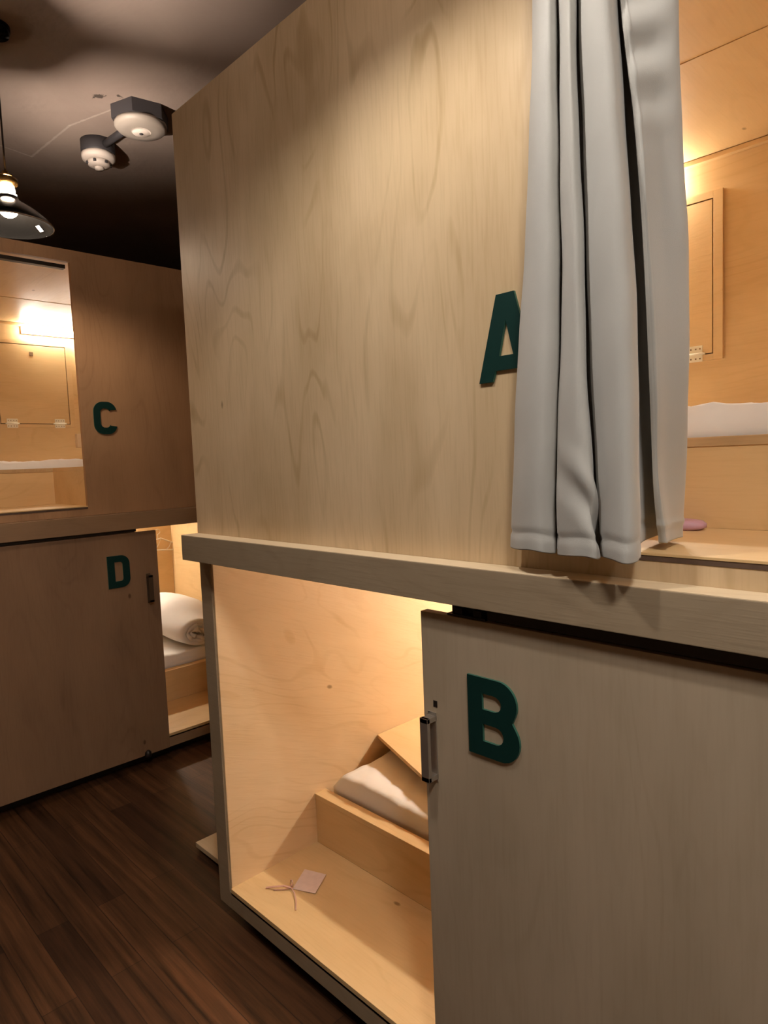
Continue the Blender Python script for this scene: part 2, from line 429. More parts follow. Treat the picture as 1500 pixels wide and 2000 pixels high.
def lower_pod(kind, top, op1, rs, label, ledge_out):
    F = Frame(kind); gx, gy = (ply_in_x, ply_side) if kind == 'AB' else (ply_in_y, ply_in_x)
    tr = ply_trim if kind == 'AB' else ply_trim_cd
    pv = ply_v if kind == 'AB' else ply_cd
    p = thing('sleeping_pod', label, 'sleeping pod', F(W / 2, DEP / 2, 0.0), 'lower sleeping pods')
    # outer carcass
    obj('corner_post', F.box((0, 0.0, 0.05), (0.060, 0.045, 1.135)), tr, p)
    obj('base_board', F.box((0.060, 0.0, 0.05), (W, 0.035, 0.104)), tr, p)
    obj('plinth', F.box((0.06, 0.06, 0.0), (W - 0.03, DEP, 0.094), 0), dark_metal, p)
    bm = bmesh.new(); F.add(bm, (0, 0.045, 0.05), (0.05, DEP + 0.03, 1.135)); obj('side_panel', bm, pv, p)
    obj('side_lining', F.box((0.05, 0.004, 0.10), (0.068, DEP, 1.150), 0.002), gy, p)
    obj('end_panel', F.box((W - 0.05, 0, 0.05), (W, DEP + 0.03, 1.135)), gy, p)
    obj('face_panel', F.box((op1, 0.002, 0.104), (W - 0.05, 0.022, 1.135)), pv, p)
    obj('back_wall', F.box((0.068, DEP, 0.10), (W - 0.05, DEP + 0.02, 1.150)), gx, p)
    obj('pod_ceiling', F.box((0.068, 0.0, 1.150), (W - 0.05, DEP, 1.17)), gx, p)
    bed(F, p, 0.115, rs, 0.285, 0.068, W - 0.05, gx)
    return F, p

def upper_pod(kind, top, op0, op1, optop, rs, label, side_low=False):
    F = Frame(kind); gx, gy = (ply_in_x, ply_in_y) if kind == 'AB' else (ply_in_y, ply_in_x)
    p = thing('sleeping_pod', label, 'sleeping pod', F(W / 2, DEP / 2, 1.205), 'upper sleeping pods')
    obj('face_panel', opening_panel(F, 0, 0.020, 0, W, 1.20, top, op0, op1, 1.2302, optop), ply_v if kind == 'AB' else ply_cd, p)
    obj('opening_sill', F.box((op0, -0.001, 1.2305), (op1, 0.0215, 1.2385), 0.0005), ply_edge, p, 'dark worn plywood edge')
    obj('threshold', F.box((op0, -0.002, 1.2388), (op1, 0.0208, 1.243), 0.0006), gx, p)
    obj('side_panel', F.box((0.0, 0.02, 1.20), (0.05, DEP + 0.03, top)), ply_v if kind == 'AB' else ply_cd, p)
    obj('end_panel', F.box((W - 0.05, 0.02, 1.20), (W, DEP + 0.03, top)), gy, p)
    obj('back_wall', F.box((0.05, DEP, 1.20), (W - 0.05, DEP + 0.02, top - 0.04)), gx, p)
    zc = top - 0.04
    half = 0.81
    obj('ceiling_board', F.box((0.05, 0.02, zc), (W - 0.05, half - 0.001, zc + 0.02), 0.0008), gy, p)
    obj('ceiling_board', F.box((0.05, half + 0.001, zc - 0.001), (W - 0.05, DEP, zc + 0.019), 0.0008), gy, p)
    obj('cove_strip', F.box((0.05, DEP - 0.022, zc - 0.018), (W - 0.05, DEP, zc - 0.003), 0.002), gx, p)
    bed(F, p, 1.243, rs, 1.416, 0.05, W - 0.05, gx, 0.021, ply_rail)
    if side_low:
        obj('well_side', F.box((op0 - 0.018, 0.02, 1.243), (op0, rs, 1.398)), gx, p)
        obj('shelf_top', F.box((0.05, 0.02, 1.398), (op0, rs, 1.416)), gx, p)
    return F, p, zc

def ledge(kind, out):
    F = Frame(kind)
    return F.box((0, -out, 1.127 if kind == 'AB' else 1.124), (W, 0.0, 1.199), 0.0015)

# ---- block with pods A and B
FA, podB = lower_pod('AB', 2.395, 0.98, 0.336, 'lower pod behind the sliding door with letter B, mattress and lit wood inside', 0.054)
_, podA, zcA = upper_pod('AB', 2.395, 1.235, 2.0, 2.29, 0.345, 'upper pod with letter A, large plywood face and grey curtain over its opening')
obj('ledge', ledge('AB', 0.054), ply_trim, podA, 'wooden ledge with shade greyed into its colour')
obj('ledge_top', FA.box((0.001, -0.0535, 1.1985), (W, -0.0002, 1.2002), 0.0004), plywood('toplit_ledge_birch', (0.80, 0.66, 0.46), (0.62, 0.47, 0.28), 'x', 3.3), podA, 'top face of the ledge, coloured pale as lit from above')  # pale colour stands in for light falling on the ledge from above
obj('letter', letter_mesh('A', FA, 1.062, 1.526, 0.118, 0.148, 0.0, 0.005), [green, green_side], podA, 'dark green letter A')

# ---- block with pods C and D
FC, podD = lower_pod('CD', 2.335, 0.95, 0.42, 'lower pod behind the sliding door with letter D, rolled duvet inside', 0.055)
_, podC, zcC = upper_pod('CD', 2.335, 1.152, 2.0, 2.284, 0.41, 'upper pod with letter C and square lit opening without curtain', side_low=True)
obj('ledge', ledge('CD', 0.040), ply_trim_cd, podC, 'wooden ledge with dim light browned into its colour')
obj('letter', letter_mesh('C', FC, 1.10, 1.555, 0.102, 0.143, 0.0, 0.005), [green, green_side], podC, 'dark green letter C')
obj('curtain_track', FC.box((1.16, 0.03, 2.262), (2.0, 0.06, 2.278), 0.002), dark_metal, podC, 'dark rail along the top of the opening')
obj('catch', FC.box((1.140, 0.045, 1.50), (1.158, 0.075, 1.56), 0.003), ply_edge_lt, podC)

def sliding_door(F, pod, s0, s1, tf, z0, z1, m, ch, ls, lz, lw, lh, hs, hz0, hz1, hdir):
    door = obj('sliding_door', F.box((s0, tf, z0), (s1, tf + 0.020, z1), 0.0012), m, pod, 'plywood sliding door with dark green letter ' + ch)
    obj('letter', letter_mesh(ch, F, ls, lz, lw, lh, tf, 0.005), [green, green_side], door, 'dark green letter ' + ch)
    h = bmesh.new()
    o = -0.028                               # how far the grip stands off
    e0, e1 = sorted((hs, hs + hdir * 0.020))
    F.add(h, (e0, tf - 0.0025, hz0 - 0.006), (e1, tf, hz1 + 0.006), 0.0006)             # backplate
    F.add(h, (e0, tf + o, hz0), (e1, tf + o + 0.008, hz1), 0.001)                        # grip
    F.add(h, (e0, tf + o, hz0), (e1, tf, hz0 + 0.010), 0.001)                            # feet
    F.add(h, (e0, tf + o, hz1 - 0.010), (e1, tf, hz1), 0.001)
    obj('door_handle', h, steel if F.kind == 'AB' else bronze, door, 'square metal pull handle')
    t = bmesh.new(); F.add(t, (s0 + 0.04, -0.022, 1.1235), (s1, -0.006, 1.1005 if F.kind == 'AB' else 1.112), 0)
    return door, t

doorB, tb = sliding_door(FA, podB, 0.921, 1.99, -0.029, 0.058, 1.098, ply_door, 'B', 1.037, 0.848, 0.113, 0.148, 0.934, 0.765, 0.893, 1)
tb.free()
obj('sticker', FA.box((0.947, -0.0296, 0.910), (0.957, -0.029, 0.923), 0), dark_metal, doorB)
obj('sliding_track', FA.box((1.080, -0.024, 1.101), (2.0, -0.004, 1.127), 0.001), dark_metal, podB, 'dark track under the ledge')
obj('gap_shade_strip', FA.box((0.982, -0.005, 1.100), (1.079, 0.0, 1.127), 0.0004), dark_metal, podB)  # dark strip over the lit panel, stands in for shade in the gap
doorD, td = sliding_door(FC, podD, 0.864, 1.86, -0.029, 0.062, 1.108, ply_door_cd, 'D', 1.10, 0.868, 0.100, 0.145, 0.905, 0.780, 0.905, 1)
td.free()
obj('sliding_track', FC.box((0.955, -0.024, 1.111), (2.0, -0.004, 1.124), 0.001), dark_metal, podD, 'dark track under the ledge')
st = bmesh.new(); lathe(st, [(0.0, 0.0), (0.013, 0.0), (0.016, 0.006), (0.014, 0.022), (0.006, 0.03), (0.0, 0.031)], FC(0.975, -0.032, 0.055), 20, cap=False)
obj('door_stop', st, dark_metal, podD)
rl = bmesh.new()
for k, s in enumerate((1.00, 1.045)):
    add_box(rl, FA(s, -0.020, 1.098), FA(s + 0.018, -0.008, 1.114), 0.001)
FA.add(rl, (0.985, -0.024, 1.0982), (1.075, -0.004, 1.102), 0.0005)
obj('track_roller', rl, dark_metal, podB)

# ------------------------------------------------------------------ wall cabinets in the upper pods
def wall_cabinet(F, s0, s1, z0, z1, label):
    c = thing('wall_cabinet', label, 'cabinet', F((s0 + s1) / 2, DEP, z0), 'drop-front cabinets on the pods\' back walls')
    e = 0.034
    fr = bmesh.new()
    F.add(fr, (s0 - e, DEP - 0.012, z0 - e * 0.7), (s0 - 0.004, DEP, z1 + e * 0.8), 0.0008)
    F.add(fr, (s1 + 0.004, DEP - 0.012, z0 - e * 0.7), (s1 + e, DEP, z1 + e * 0.8), 0.0008)
    F.add(fr, (s0 - 0.004, DEP - 0.012, z1 + 0.004), (s1 + 0.004, DEP, z1 + e * 0.8), 0.0008)
    F.add(fr, (s0 - 0.004, DEP - 0.012, z0 - e * 0.7), (s1 + 0.004, DEP, z0 - 0.004), 0.0008)
    obj('cabinet_frame', fr, ply_in_x if F.kind == 'AB' else ply_in_y, c)
    obj('gap_shadow_board', F.box((s0 - 0.004, DEP - 0.002, z0 - 0.004), (s1 + 0.004, DEP - 0.0005, z1 + 0.004), 0), black_gap, c, 'dark gap around the drop door')
    d = obj('cabinet_door', F.box((s0, DEP - 0.011, z0), (s1, DEP - 0.002, z1), 0.0008), ply_in_x if F.kind == 'AB' else ply_in_y, c)
    k = bmesh.new(); F.add(k, ((s0 + s1) / 2 - 0.011, DEP - 0.0135, z1 - 0.062), ((s0 + s1) / 2 + 0.011, DEP - 0.011, z1 - 0.040), 0.001)
    obj('finger_catch', k, brown_dot, d)
    for hc in (s0 + 0.06, s1 - 0.06):
        h = bmesh.new()
        F.add(h, (hc - 0.030, DEP - 0.0145, z0 + 0.003), (hc + 0.030, DEP - 0.012, z0 + 0.028), 0.0006)
        F.add(h, (hc - 0.030, DEP - 0.0145, z0 - 0.026), (hc + 0.030, DEP - 0.012, z0 - 0.003), 0.0006)
        a, b2 = F(hc - 0.038, DEP - 0.0145, z0), F(hc + 0.038, DEP - 0.0145, z0)
        tube(h, (a, b2), 0.004)
        for q in (-0.022, -0.008, 0.008, 0.022):
            for zz in (0.017, -0.016):
                F.add(h, (hc + q - 0.0025, DEP - 0.0155, z0 + zz - 0.0025), (hc + q + 0.0025, DEP - 0.0145, z0 + zz + 0.0025), 0, 1)
        obj('hinge', h, [cream, brown_dot], c, 'cream hinge with brown screws')
    return c
wall_cabinet(FA, -1.243 + 1.80, -0.843 + 1.80, 1.712, 2.212, 'framed drop-front cabinet in upper pod A, half hidden by the grey curtain')
wall_cabinet(FC, 2.25 - 1.548, 2.25 - 1.158, 1.695, 2.166, 'drop-front cabinet under the lit bar light in upper pod C')

# ------------------------------------------------------------------ bar lights
def bar_light(F, s0, s1, z, label, lm=None):
    c = thing('bar_light', label, 'light', F((s0 + s1) / 2, DEP, z), 'bar lights at the top of the pods\' back walls')
    obj('housing', F.box((s0 - 0.008, DEP - 0.014, z - 0.004), (s1 + 0.008, DEP, z + 0.034), 0.002), det_white, c)
    obj('diffuser', F.box((s0, DEP - 0.045, z), (s1, DEP - 0.014, z + 0.030), 0.006), lm or led_m, c, 'glowing white diffuser')
bar_light(FA, 0.30, 0.82, 2.285, 'lit bar light of upper pod A, hidden behind the grey curtain', led_a_m)
bar_light(FC, 0.42, 0.935, 2.236, 'glowing white bar light above the cabinet in upper pod C')
bar_light(FA, 0.30, 0.82, 1.112, 'lit bar light at the top back of lower pod B', led_low_m)
bar_light(FC, 0.42, 0.935, 1.112, 'lit bar light at the top back of lower pod D', led_d_m)

# ------------------------------------------------------------------ bedding
def mattress(F, s0, s1, t0, t1, z0, z1, label, seed):
    random.seed(seed)
    bm = bmesh.new()
    nx, ny = 90, 40
    r = 0.028; top = []
    def prof(d):                         # height factor close to an edge
        return 1.0 if d > r else math.sqrt(max(0.0, 1 - ((r - d) / r) ** 2))
    ph = [random.uniform(0, 6.28) for _ in range(8)]
    for i in range(nx + 1):
        row = []
        u = i / nx; s = s0 + (s1 - s0) * (0.5 - 0.5 * math.cos(math.pi * u) if False else u)
        for j in range(ny + 1):
            v = j / ny; v = v * v * (0.35) + v * 0.65
            t = t0 + (t1 - t0) * v
            d = min(s - s0, s1 - s, t - t0, t1 - t)
            wr = 0.0022 * math.sin(55 * s + 3 * math.sin(9 * t + ph[0]) + ph[1]) * math.exp(-(t - t0) * 6) \
                + 0.0035 * math.sin(17 * s + 12 * t + ph[2]) + 0.003 * math.sin(7 * s - 19 * t + ph[3]) + 0.0020 * math.sin(90 * s + 40 * t + ph[4]) + 0.0012 * math.sin(150 * s - 90 * t)
            z = z0 + (z1 - z0) * (0.45 + 0.55 * prof(d)) + wr * (1 if d > 0.01 else 0.2)
            row.append(bm.verts.new(F(s, t, z)))
        top.append(row)
    for i in range(nx):
        for j in range(ny):
            f = bm.faces.new((top[i][j], top[i + 1][j], top[i + 1][j + 1], top[i][j + 1])); f.smooth = True
    edge = [top[i][0] for i in range(nx + 1)] + [top[nx][j] for j in range(1, ny + 1)] + [top[i][ny] for i in range(nx - 1, -1, -1)] + [top[0][j] for j in range(ny - 1, 0, -1)]
    low = [bm.verts.new((v.co.x, v.co.y, z0)) for v in edge]
    for k in range(len(edge)):
        f = bm.faces.new((edge[k], edge[(k + 1) % len(edge)], low[(k + 1) % len(edge)], low[k])); f.smooth = True
    bm.faces.new(low)
    return tag(obj('mattress', bm, cloth_white), label, 'mattress', 'white mattresses in the pods')
mattress(FA, 0.088, 1.99, 0.400, 1.25, 0.260, 0.328, 'thin white mattress on the bed platform of lower pod B', 1)
mattress(FA, 0.07, 1.99, 0.40, 1.40, 1.391, 1.478, 'white mattress in upper pod A right of the curtain', 2)
mattress(FC, 0.07, 1.99, 0.47, 1.40, 1.391, 1.452, 'white mattress under the cabinet in upper pod C', 3)
mattress(FC, 0.10, 1.99, 0.475, 1.40, 0.260, 0.345, 'white mattress under the rolled duvet in lower pod D', 4)

def duvet_roll(F):
    """a folded and rolled white duvet, spiral end facing the opening"""
    bm = bmesh.new()
    s_c = 0.385
    n = 150; turns = 3.3; L0, L1 = 0.50, 1.12
    rows = []
    nl = 16
    for j in range(nl + 1):
        t = L0 + (L1 - L0) * j / nl
        g = min(1.0, (t - L0) / 0.34); g = g * g * (3 - 2 * g); sc = 0.66 + 0.34 * g; z_c = 0.352 + 0.118 * sc
        row = []
        for k in range(n + 1):
            a = k / n
            ang = a * turns * 2 * math.pi + 0.6
            rr = 0.018 + 0.135 * a ** 0.9
            sq = 1 + 0.10 * math.cos(2 * ang)
            puff = 0.010 * math.sin(ang * 3 + t * 9) * a + 0.006 * math.sin(23 * t + ang * 2)
            endr = 1.0 - 0.16 * math.exp(-((t - L0) / 0.05)) * a - 0.12 * math.exp(-((L1 - t) / 0.05)) * a
            R_ = (rr * endr + puff * 0.7) * sc
            row.append(bm.verts.new(F(s_c - 0.02 * g + R_ * math.cos(ang) * sq * 1.22, t + 0.02 * math.sin(5 * ang) * (1 - a) , z_c + R_ * math.sin(ang) * 0.76)))
        rows.append(row)
    for a, b in zip(rows, rows[1:]):
        for k in range(n):
            f = bm.faces.new((a[k], a[k + 1], b[k + 1], b[k])); f.smooth = True
    o = obj('rolled_duvet', bm, cloth_white)
    md = o.modifiers.new('thickness', 'SOLIDIFY'); md.thickness = 0.022; md.offset = 0
    return tag(o, 'rolled white duvet with spiral end on the mattress of lower pod D', 'duvet')
duvet_roll(FC)

# slanted wooden board lying on the back of mattress B, its end against the left wall
bm = bmesh.new()
q = [(-1.730, 1.606, 0.392), (-1.225, 1.435, 0.374), (-1.05, 1.80, 0.380), (-1.730, 2.15, 0.390)]
th = 0.013
a = [bm.verts.new(v) for v in q]; b = [bm.verts.new((x, y, z - th)) for x, y, z in q]
bm.faces.new(a); bm.faces.new(b[::-1])
for k in range(4): bm.faces.new((a[k], a[(k + 1) % 4], b[(k + 1) % 4], b[k]))
tag(obj('bed_board', bm, ply_in_x), 'flat wooden board lying on the back of the mattress in lower pod B', 'board')

# ------------------------------------------------------------------ wire hanger on the back wall of pod D
hg = thing('wire_hanger', 'white triangular wire hanger on the back wall of lower pod D', 'hanger', FC(0.16, DEP - 0.02, 0.83))
hb = bmesh.new(); y0 = 2.095
def HP(y, z): return (-2.985 - DEP + 0.016, y, z)
tube(hb, [HP(y0 - 0.20, 0.845), HP(y0 - 0.10, 0.885), HP(y0, 0.905), HP(y0 + 0.08, 0.870), HP(y0 + 0.17, 0.815), HP(y0 + 0.165, 0.807), HP(y0, 0.823), HP(y0 - 0.20, 0.838), HP(y0 - 0.20, 0.845)], 0.0045)
tube(hb, [HP(y0, 0.905), HP(y0 - 0.02, 0.86), HP(y0 - 0.05, 0.825)], 0.003)
tube(hb, [HP(y0 + 0.075, 0.872), HP(y0 + 0.06, 0.84), HP(y0 + 0.035, 0.82)], 0.003)
obj('hanger_wire', hb, wire_m, hg)
hk = bmesh.new()
tube(hk, [HP(y0 - 0.02, 0.90)] + [HP(y0 - 0.02 + 0.018 * math.sin(t * 0.5), 0.935 + 0.018 * (1 - math.cos(t * 0.5))) for t in range(0, 9)], 0.0025)
obj('hook', hk, wire_m, hg)

# ------------------------------------------------------------------ card with ribbon in pod B's well
cd = thing('tag_card', 'small pale pink card with thin ribbon on the floor of lower pod B', 'card', (-1.577, 1.14, 0.1152))
bm = bmesh.new()
q = [(-1.636, 1.181), (-1.562, 1.208), (-1.520, 1.131), (-1.590, 1.100)]
zc = 0.1152
lift = [0.004, 0.006, 0.003, 0.001]
a = [bm.verts.new((x, y, zc + l + 0.001)) for (x, y), l in zip(q, lift)]; b = [bm.verts.new((x, y, zc + l)) for (x, y), l in zip(q, lift)]
bm.faces.new(a); bm.faces.new(b[::-1])
for k in range(4): bm.faces.new((a[k], a[(k + 1) % 4], b[(k + 1) % 4], b[k]))
obj('card', bm, card_m, cd)
bm = bmesh.new()
def strap(bm, pts, wd, up=0.0012):
    pts = [Vector(p) for p in pts]; L = []
    for i, p in enumerate(pts):
        d = (pts[min(i + 1, len(pts) - 1)] - pts[max(i - 1, 0)]); n = Vector((-d.y, d.x, 0)).normalized() * wd / 2
        L.append([bm.verts.new(p + n), bm.verts.new(p - n), bm.verts.new(p - n + Vector((0, 0, up))), bm.verts.new(p + n + Vector((0, 0, up)))])
    for A, B in zip(L, L[1:]):
        for k in range(4): bm.faces.new((A[k], A[(k + 1) % 4], B[(k + 1) % 4], B[k]))
    bm.faces.new(L[0]); bm.faces.new(L[-1])
k0 = (-1.594, 1.098)
strap(bm, [(k0[0], k0[1], zc + 0.004), (-1.612, 1.085, zc + 0.008), (-1.632, 1.066, zc + 0.006), (-1.655, 1.048, zc + 0.001)], 0.007)
strap(bm, [(k0[0], k0[1], zc + 0.003), (-1.607, 1.079, zc + 0.002), (-1.628, 1.058, zc + 0.001)], 0.003)
strap(bm, [(k0[0], k0[1], zc + 0.004), (-1.567, 1.090, zc + 0.003), (-1.535, 1.072, zc + 0.002), (-1.506, 1.049, zc + 0.001)], 0.003)
tube(bm, [(k0[0] + 0.012 * math.sin(t * 0.7) * 0.5 - 0.002, k0[1] + 0.004, zc + 0.006 + 0.010 * (1 - math.cos(t * 0.7))) for t in range(10)], 0.0018, 8)
obj('ribbon', bm, ribbon_m, cd)

# mauve flat pouch on the floor of pod A
bm = bmesh.new()
pts = []
for k in range(28):
    an = 2 * math.pi * k / 28
    pts.append((-0.565 + 0.103 * math.copysign(abs(math.cos(an)) ** 0.7, math.cos(an)), 1.280 + 0.033 * math.copysign(abs(math.sin(an)) ** 0.7, math.sin(an))))
rg = []
for (sc, z) in ((0.90, 1.2432), (1.0, 1.2480), (1.0, 1.2550), (0.93, 1.2605), (0.80, 1.2620)):
    rg.append([bm.verts.new((-0.570 + (x + 0.570) * sc, 1.280 + (y - 1.280) * sc, z)) for x, y in pts])
for A, B in zip(rg, rg[1:]):
    for k in range(28):
        f = bm.faces.new((A[k], A[(k + 1) % 28], B[(k + 1) % 28], B[k])); f.smooth = True
bm.faces.new(rg[0]); bm.faces.new(rg[-1])
tag(obj('pouch', bm, pink_m), 'flat rounded mauve pouch showing beside the curtain on the floor of upper pod A', 'pouch')

# low wooden step behind the corner post
sp = thing('step_board', 'small bare wooden step on the floor behind the corner post of pod B', 'step', (-2.0, 1.3, 0))
obj('tread', box((-2.178, 1.093, 0.012), (-1.815, 1.55, 0.030), 0.0015), ply_x, sp)
obj('batten', box((-2.10, 1.115, 0.0), (-1.84, 1.15, 0.012), 0.001), dark_metal, sp)
obj('batten', box((-2.10, 1.49, 0.0), (-1.84, 1.525, 0.012), 0.001), dark_metal, sp)

# ------------------------------------------------------------------ the curtain at pod A
LEV = [
    (2.015,[(-0.5897,0.9620),(-0.6019,0.9550),(-0.5946,0.9380),(-0.5664,0.9120),(-0.5465,0.9050),(-0.5434,0.9200),(-0.5541,0.9450),(-0.5434,0.9300),(-0.5234,0.9020),(-0.5046,0.8880),(-0.5011,0.8930),(-0.5052,0.9100),(-0.5251,0.9450),(-0.5215,0.9520),(-0.5008,0.9150),(-0.4773,0.8920),(-0.4513,0.8820),(-0.4412,0.8930),(-0.4481,0.9200),(-0.4695,0.9600),(-0.4698,0.9750),(-0.4262,0.9620),(-0.3950,0.9620),(-0.3826,0.9500),(-0.3777,0.9380),(-0.4055,0.9190),(-0.4266,0.9040),(-0.4346,0.9000)]),
    (1.827,[(-0.6015,0.9620),(-0.6142,0.9550),(-0.6068,0.9380),(-0.5756,0.9120),(-0.5519,0.9050),(-0.5448,0.9200),(-0.5554,0.9450),(-0.5447,0.9300),(-0.5247,0.9020),(-0.5037,0.8880),(-0.4981,0.8930),(-0.5021,0.9100),(-0.5217,0.9450),(-0.5180,0.9520),(-0.4976,0.9150),(-0.4722,0.8920),(-0.4436,0.8820),(-0.4304,0.8930),(-0.4369,0.9200),(-0.4576,0.9600),(-0.4593,0.9780),(-0.4232,0.9770),(-0.3936,0.9770),(-0.3811,0.9650),(-0.3764,0.9530),(-0.3977,0.9315),(-0.4117,0.9140),(-0.4199,0.9100)]),
    (1.674,[(-0.6148,0.9620),(-0.6279,0.9550),(-0.6205,0.9380),(-0.5855,0.9120),(-0.5573,0.9050),(-0.5453,0.9200),(-0.5558,0.9450),(-0.5451,0.9300),(-0.5252,0.9020),(-0.5021,0.8880),(-0.4944,0.8930),(-0.4982,0.9100),(-0.5175,0.9450),(-0.5137,0.9520),(-0.4936,0.9150),(-0.4672,0.8920),(-0.4370,0.8820),(-0.4219,0.8930),(-0.4281,0.9200),(-0.4484,0.9600),(-0.4512,0.9810),(-0.4217,0.9920),(-0.3931,0.9920),(-0.3805,0.9800),(-0.3759,0.9680),(-0.3948,0.9440),(-0.4061,0.9240),(-0.4143,0.9200)]),
    (1.494,[(-0.6312,0.9620),(-0.6447,0.9550),(-0.6372,0.9380),(-0.5997,0.9120),(-0.5684,0.9050),(-0.5535,0.9200),(-0.5640,0.9450),(-0.5532,0.9300),(-0.5330,0.9020),(-0.5045,0.8880),(-0.4918,0.8930),(-0.4954,0.9100),(-0.5145,0.9450),(-0.5106,0.9520),(-0.4907,0.9150),(-0.4639,0.8920),(-0.4330,0.8820),(-0.4172,0.8930),(-0.4231,0.9200),(-0.4431,0.9600),(-0.4485,0.9870),(-0.4266,1.0120),(-0.3994,1.0120),(-0.3866,1.0000),(-0.3820,0.9880),(-0.3987,0.9640),(-0.4074,0.9440),(-0.4159,0.9400)]),
    (1.346,[(-0.6432,0.9620),(-0.6571,0.9550),(-0.6495,0.9380),(-0.6105,0.9120),(-0.5776,0.9050),(-0.5611,0.9200),(-0.5717,0.9450),(-0.5608,0.9300),(-0.5404,0.9020),(-0.5039,0.8880),(-0.4836,0.8930),(-0.4870,0.9100),(-0.5057,0.9450),(-0.5017,0.9520),(-0.4823,0.9150),(-0.4577,0.8920),(-0.4295,0.8820),(-0.4164,0.8930),(-0.4222,0.9200),(-0.4421,0.9600),(-0.4514,0.9960),(-0.4502,1.0620),(-0.4252,1.0620),(-0.4118,1.0500),(-0.4071,1.0380),(-0.4160,1.0040),(-0.4160,0.9740),(-0.4249,0.9700)]),
    (1.251,[(-0.6488,0.9620),(-0.6629,0.9550),(-0.6553,0.9380),(-0.6150,0.9120),(-0.5804,0.9050),(-0.5622,0.9200),(-0.5727,0.9450),(-0.5618,0.9300),(-0.5414,0.9020),(-0.5018,0.8880),(-0.4785,0.8930),(-0.4818,0.9100),(-0.5003,0.9450),(-0.4963,0.9520),(-0.4771,0.9150),(-0.4543,0.8920),(-0.4281,0.8820),(-0.4173,0.8930),(-0.4230,0.9200),(-0.4429,0.9600),(-0.4562,1.0050),(-0.4703,1.1020),(-0.4465,1.1020),(-0.4326,1.0900),(-0.4279,1.0780),(-0.4290,1.0390),(-0.4207,1.0040),(-0.4300,1.0000)]),
]
def catmull(p, t):
    n = len(p) - 1; x = t * n; i = min(int(x), n - 1); f = x - i
    P0, P1, P2, P3 = p[max(i - 1, 0)], p[i], p[i + 1], p[min(i + 2, n)]
    out = []
    for a, b_, c_, d in zip(P0, P1, P2, P3):
        out.append(0.5 * ((2 * b_) + (-a + c_) * f + (2 * a - 5 * b_ + 4 * c_ - d) * f * f + (-a + 3 * b_ - 3 * c_ + d) * f ** 3))
    return tuple(out)
def curtain():
    NC = 216
    lv = [(z, [catmull(nodes, k / NC) for k in range(NC + 1)]) for z, nodes in LEV]
    # continue to the rail: same folds, slightly tighter
    z0, top = lv[0]
    cx = sum(p[0] for p in top) / len(top)
    lv.insert(0, (2.300, [(cx + (x - cx) * 0.93, 0.925 + (y - 0.925) * 0.85) for x, y in top]))
    zs = [z for z, _ in lv]
    ztop, zbot = zs[0], zs[-1]
    def at(z):
        for i in range(len(zs) - 1):
            if z >= zs[i + 1] - 1e-9:
                f = (zs[i] - z) / (zs[i] - zs[i + 1]); break
        h = zs[i] - zs[i + 1]
        def tan(j, k, d):
            a_, b_ = max(j - 1, 0), min(j + 1, len(lv) - 1)
            return (lv[b_][1][k][d] - lv[a_][1][k][d]) / (zs[a_] - zs[b_])
        res = []
        for k in range(NC + 1):
            q = []
            for d in (0, 1):
                B, Cc = lv[i][1][k][d], lv[i + 1][1][k][d]
                m0, m1 = tan(i, k, d) * h, tan(i + 1, k, d) * h
                q.append((2 * f ** 3 - 3 * f * f + 1) * B + (f ** 3 - 2 * f * f + f) * m0 + (3 * f * f - 2 * f ** 3) * Cc + (f ** 3 - f * f) * m1)
            res.append(tuple(q))
        return res
    hem = zbot + 0.028
    zl = []
    z = ztop
    while z > hem + 0.012: zl.append(z); z -= 0.009
    zl += [hem + 0.006, hem + 0.002, hem, hem - 0.002, hem - 0.008, hem - 0.015, hem - 0.021, zbot + 0.002, zbot]
    bm = bmesh.new(); grid = []
    for z in zl:
        row = []
        P = at(z)
        low = max(0.0, min(1.0, (1.46 - z) / 0.22))
        for k, (x, y) in enumerate(P):
            u = k / NC
            x0, y0 = P[max(k - 1, 0)]; x1, y1 = P[min(k + 1, NC)]
            tx, ty = x1 - x0, y1 - y0; L = math.hypot(tx, ty) or 1
            nx, ny = ty / L, -tx / L
            d = 0.0008 * math.sin(17 * z + 9 * u) + 0.0004 * math.sin(41 * z - 31 * u)
            # puckers along the seam of the free flap, strongest in the upper part
            if u > 0.895:
                s = min(1, (u - 0.895) / 0.03) * min(1.0, (1.0 - u) / 0.035)
                d += s * (0.0050 * math.sin(88 * z + 1.5 * math.sin(7 * z)) * max(0, min(1, (z - 1.80) / 0.15)) + 0.0025 * math.sin(19 * z + 14 * u) * (1 if z < 1.8 else 0.4))
                if abs(u - 0.968) < 0.003: d -= 0.0016
                elif u > 0.971: d += 0.0010
            # a slanting crease low on the second fold
            if 0.27 < u < 0.46:
                cc = (z - 1.345) - (u - 0.36) * (-0.75)
                d += low * 0.012 * math.sin(cc * 70) * math.exp(-(cc / 0.05) ** 2) * math.sin(math.pi * (u - 0.27) / 0.19)
            if abs(z - hem) < 0.0025: d -= 0.0016
            elif z < hem - 0.001: d += 0.0005 * math.sin(math.pi * (hem - z) / (hem - zbot)) + 0.0008 * math.sin(47 * u * 3) * (hem - z) / 0.028
            zz = z
            if z < hem + 0.2: zz = z + (-0.010 + 0.002 * math.sin(u * 60) if u < 0.70 else 0.004) * max(0.0, min(1.0, (hem + 0.2 - z) / 0.2))
            row.append(bm.verts.new((x + nx * d, y + ny * d, zz)))
        grid.append(row)
    for a, b_ in zip(grid, grid[1:]):
        for k in range(NC):
            f = bm.faces.new((a[k], a[k + 1], b_[k + 1], b_[k])); f.smooth = True
    ct = thing('curtain', 'grey cloth curtain gathered to one side of pod A, covering half its letter', 'curtain', (-0.52, 0.92, 1.24))
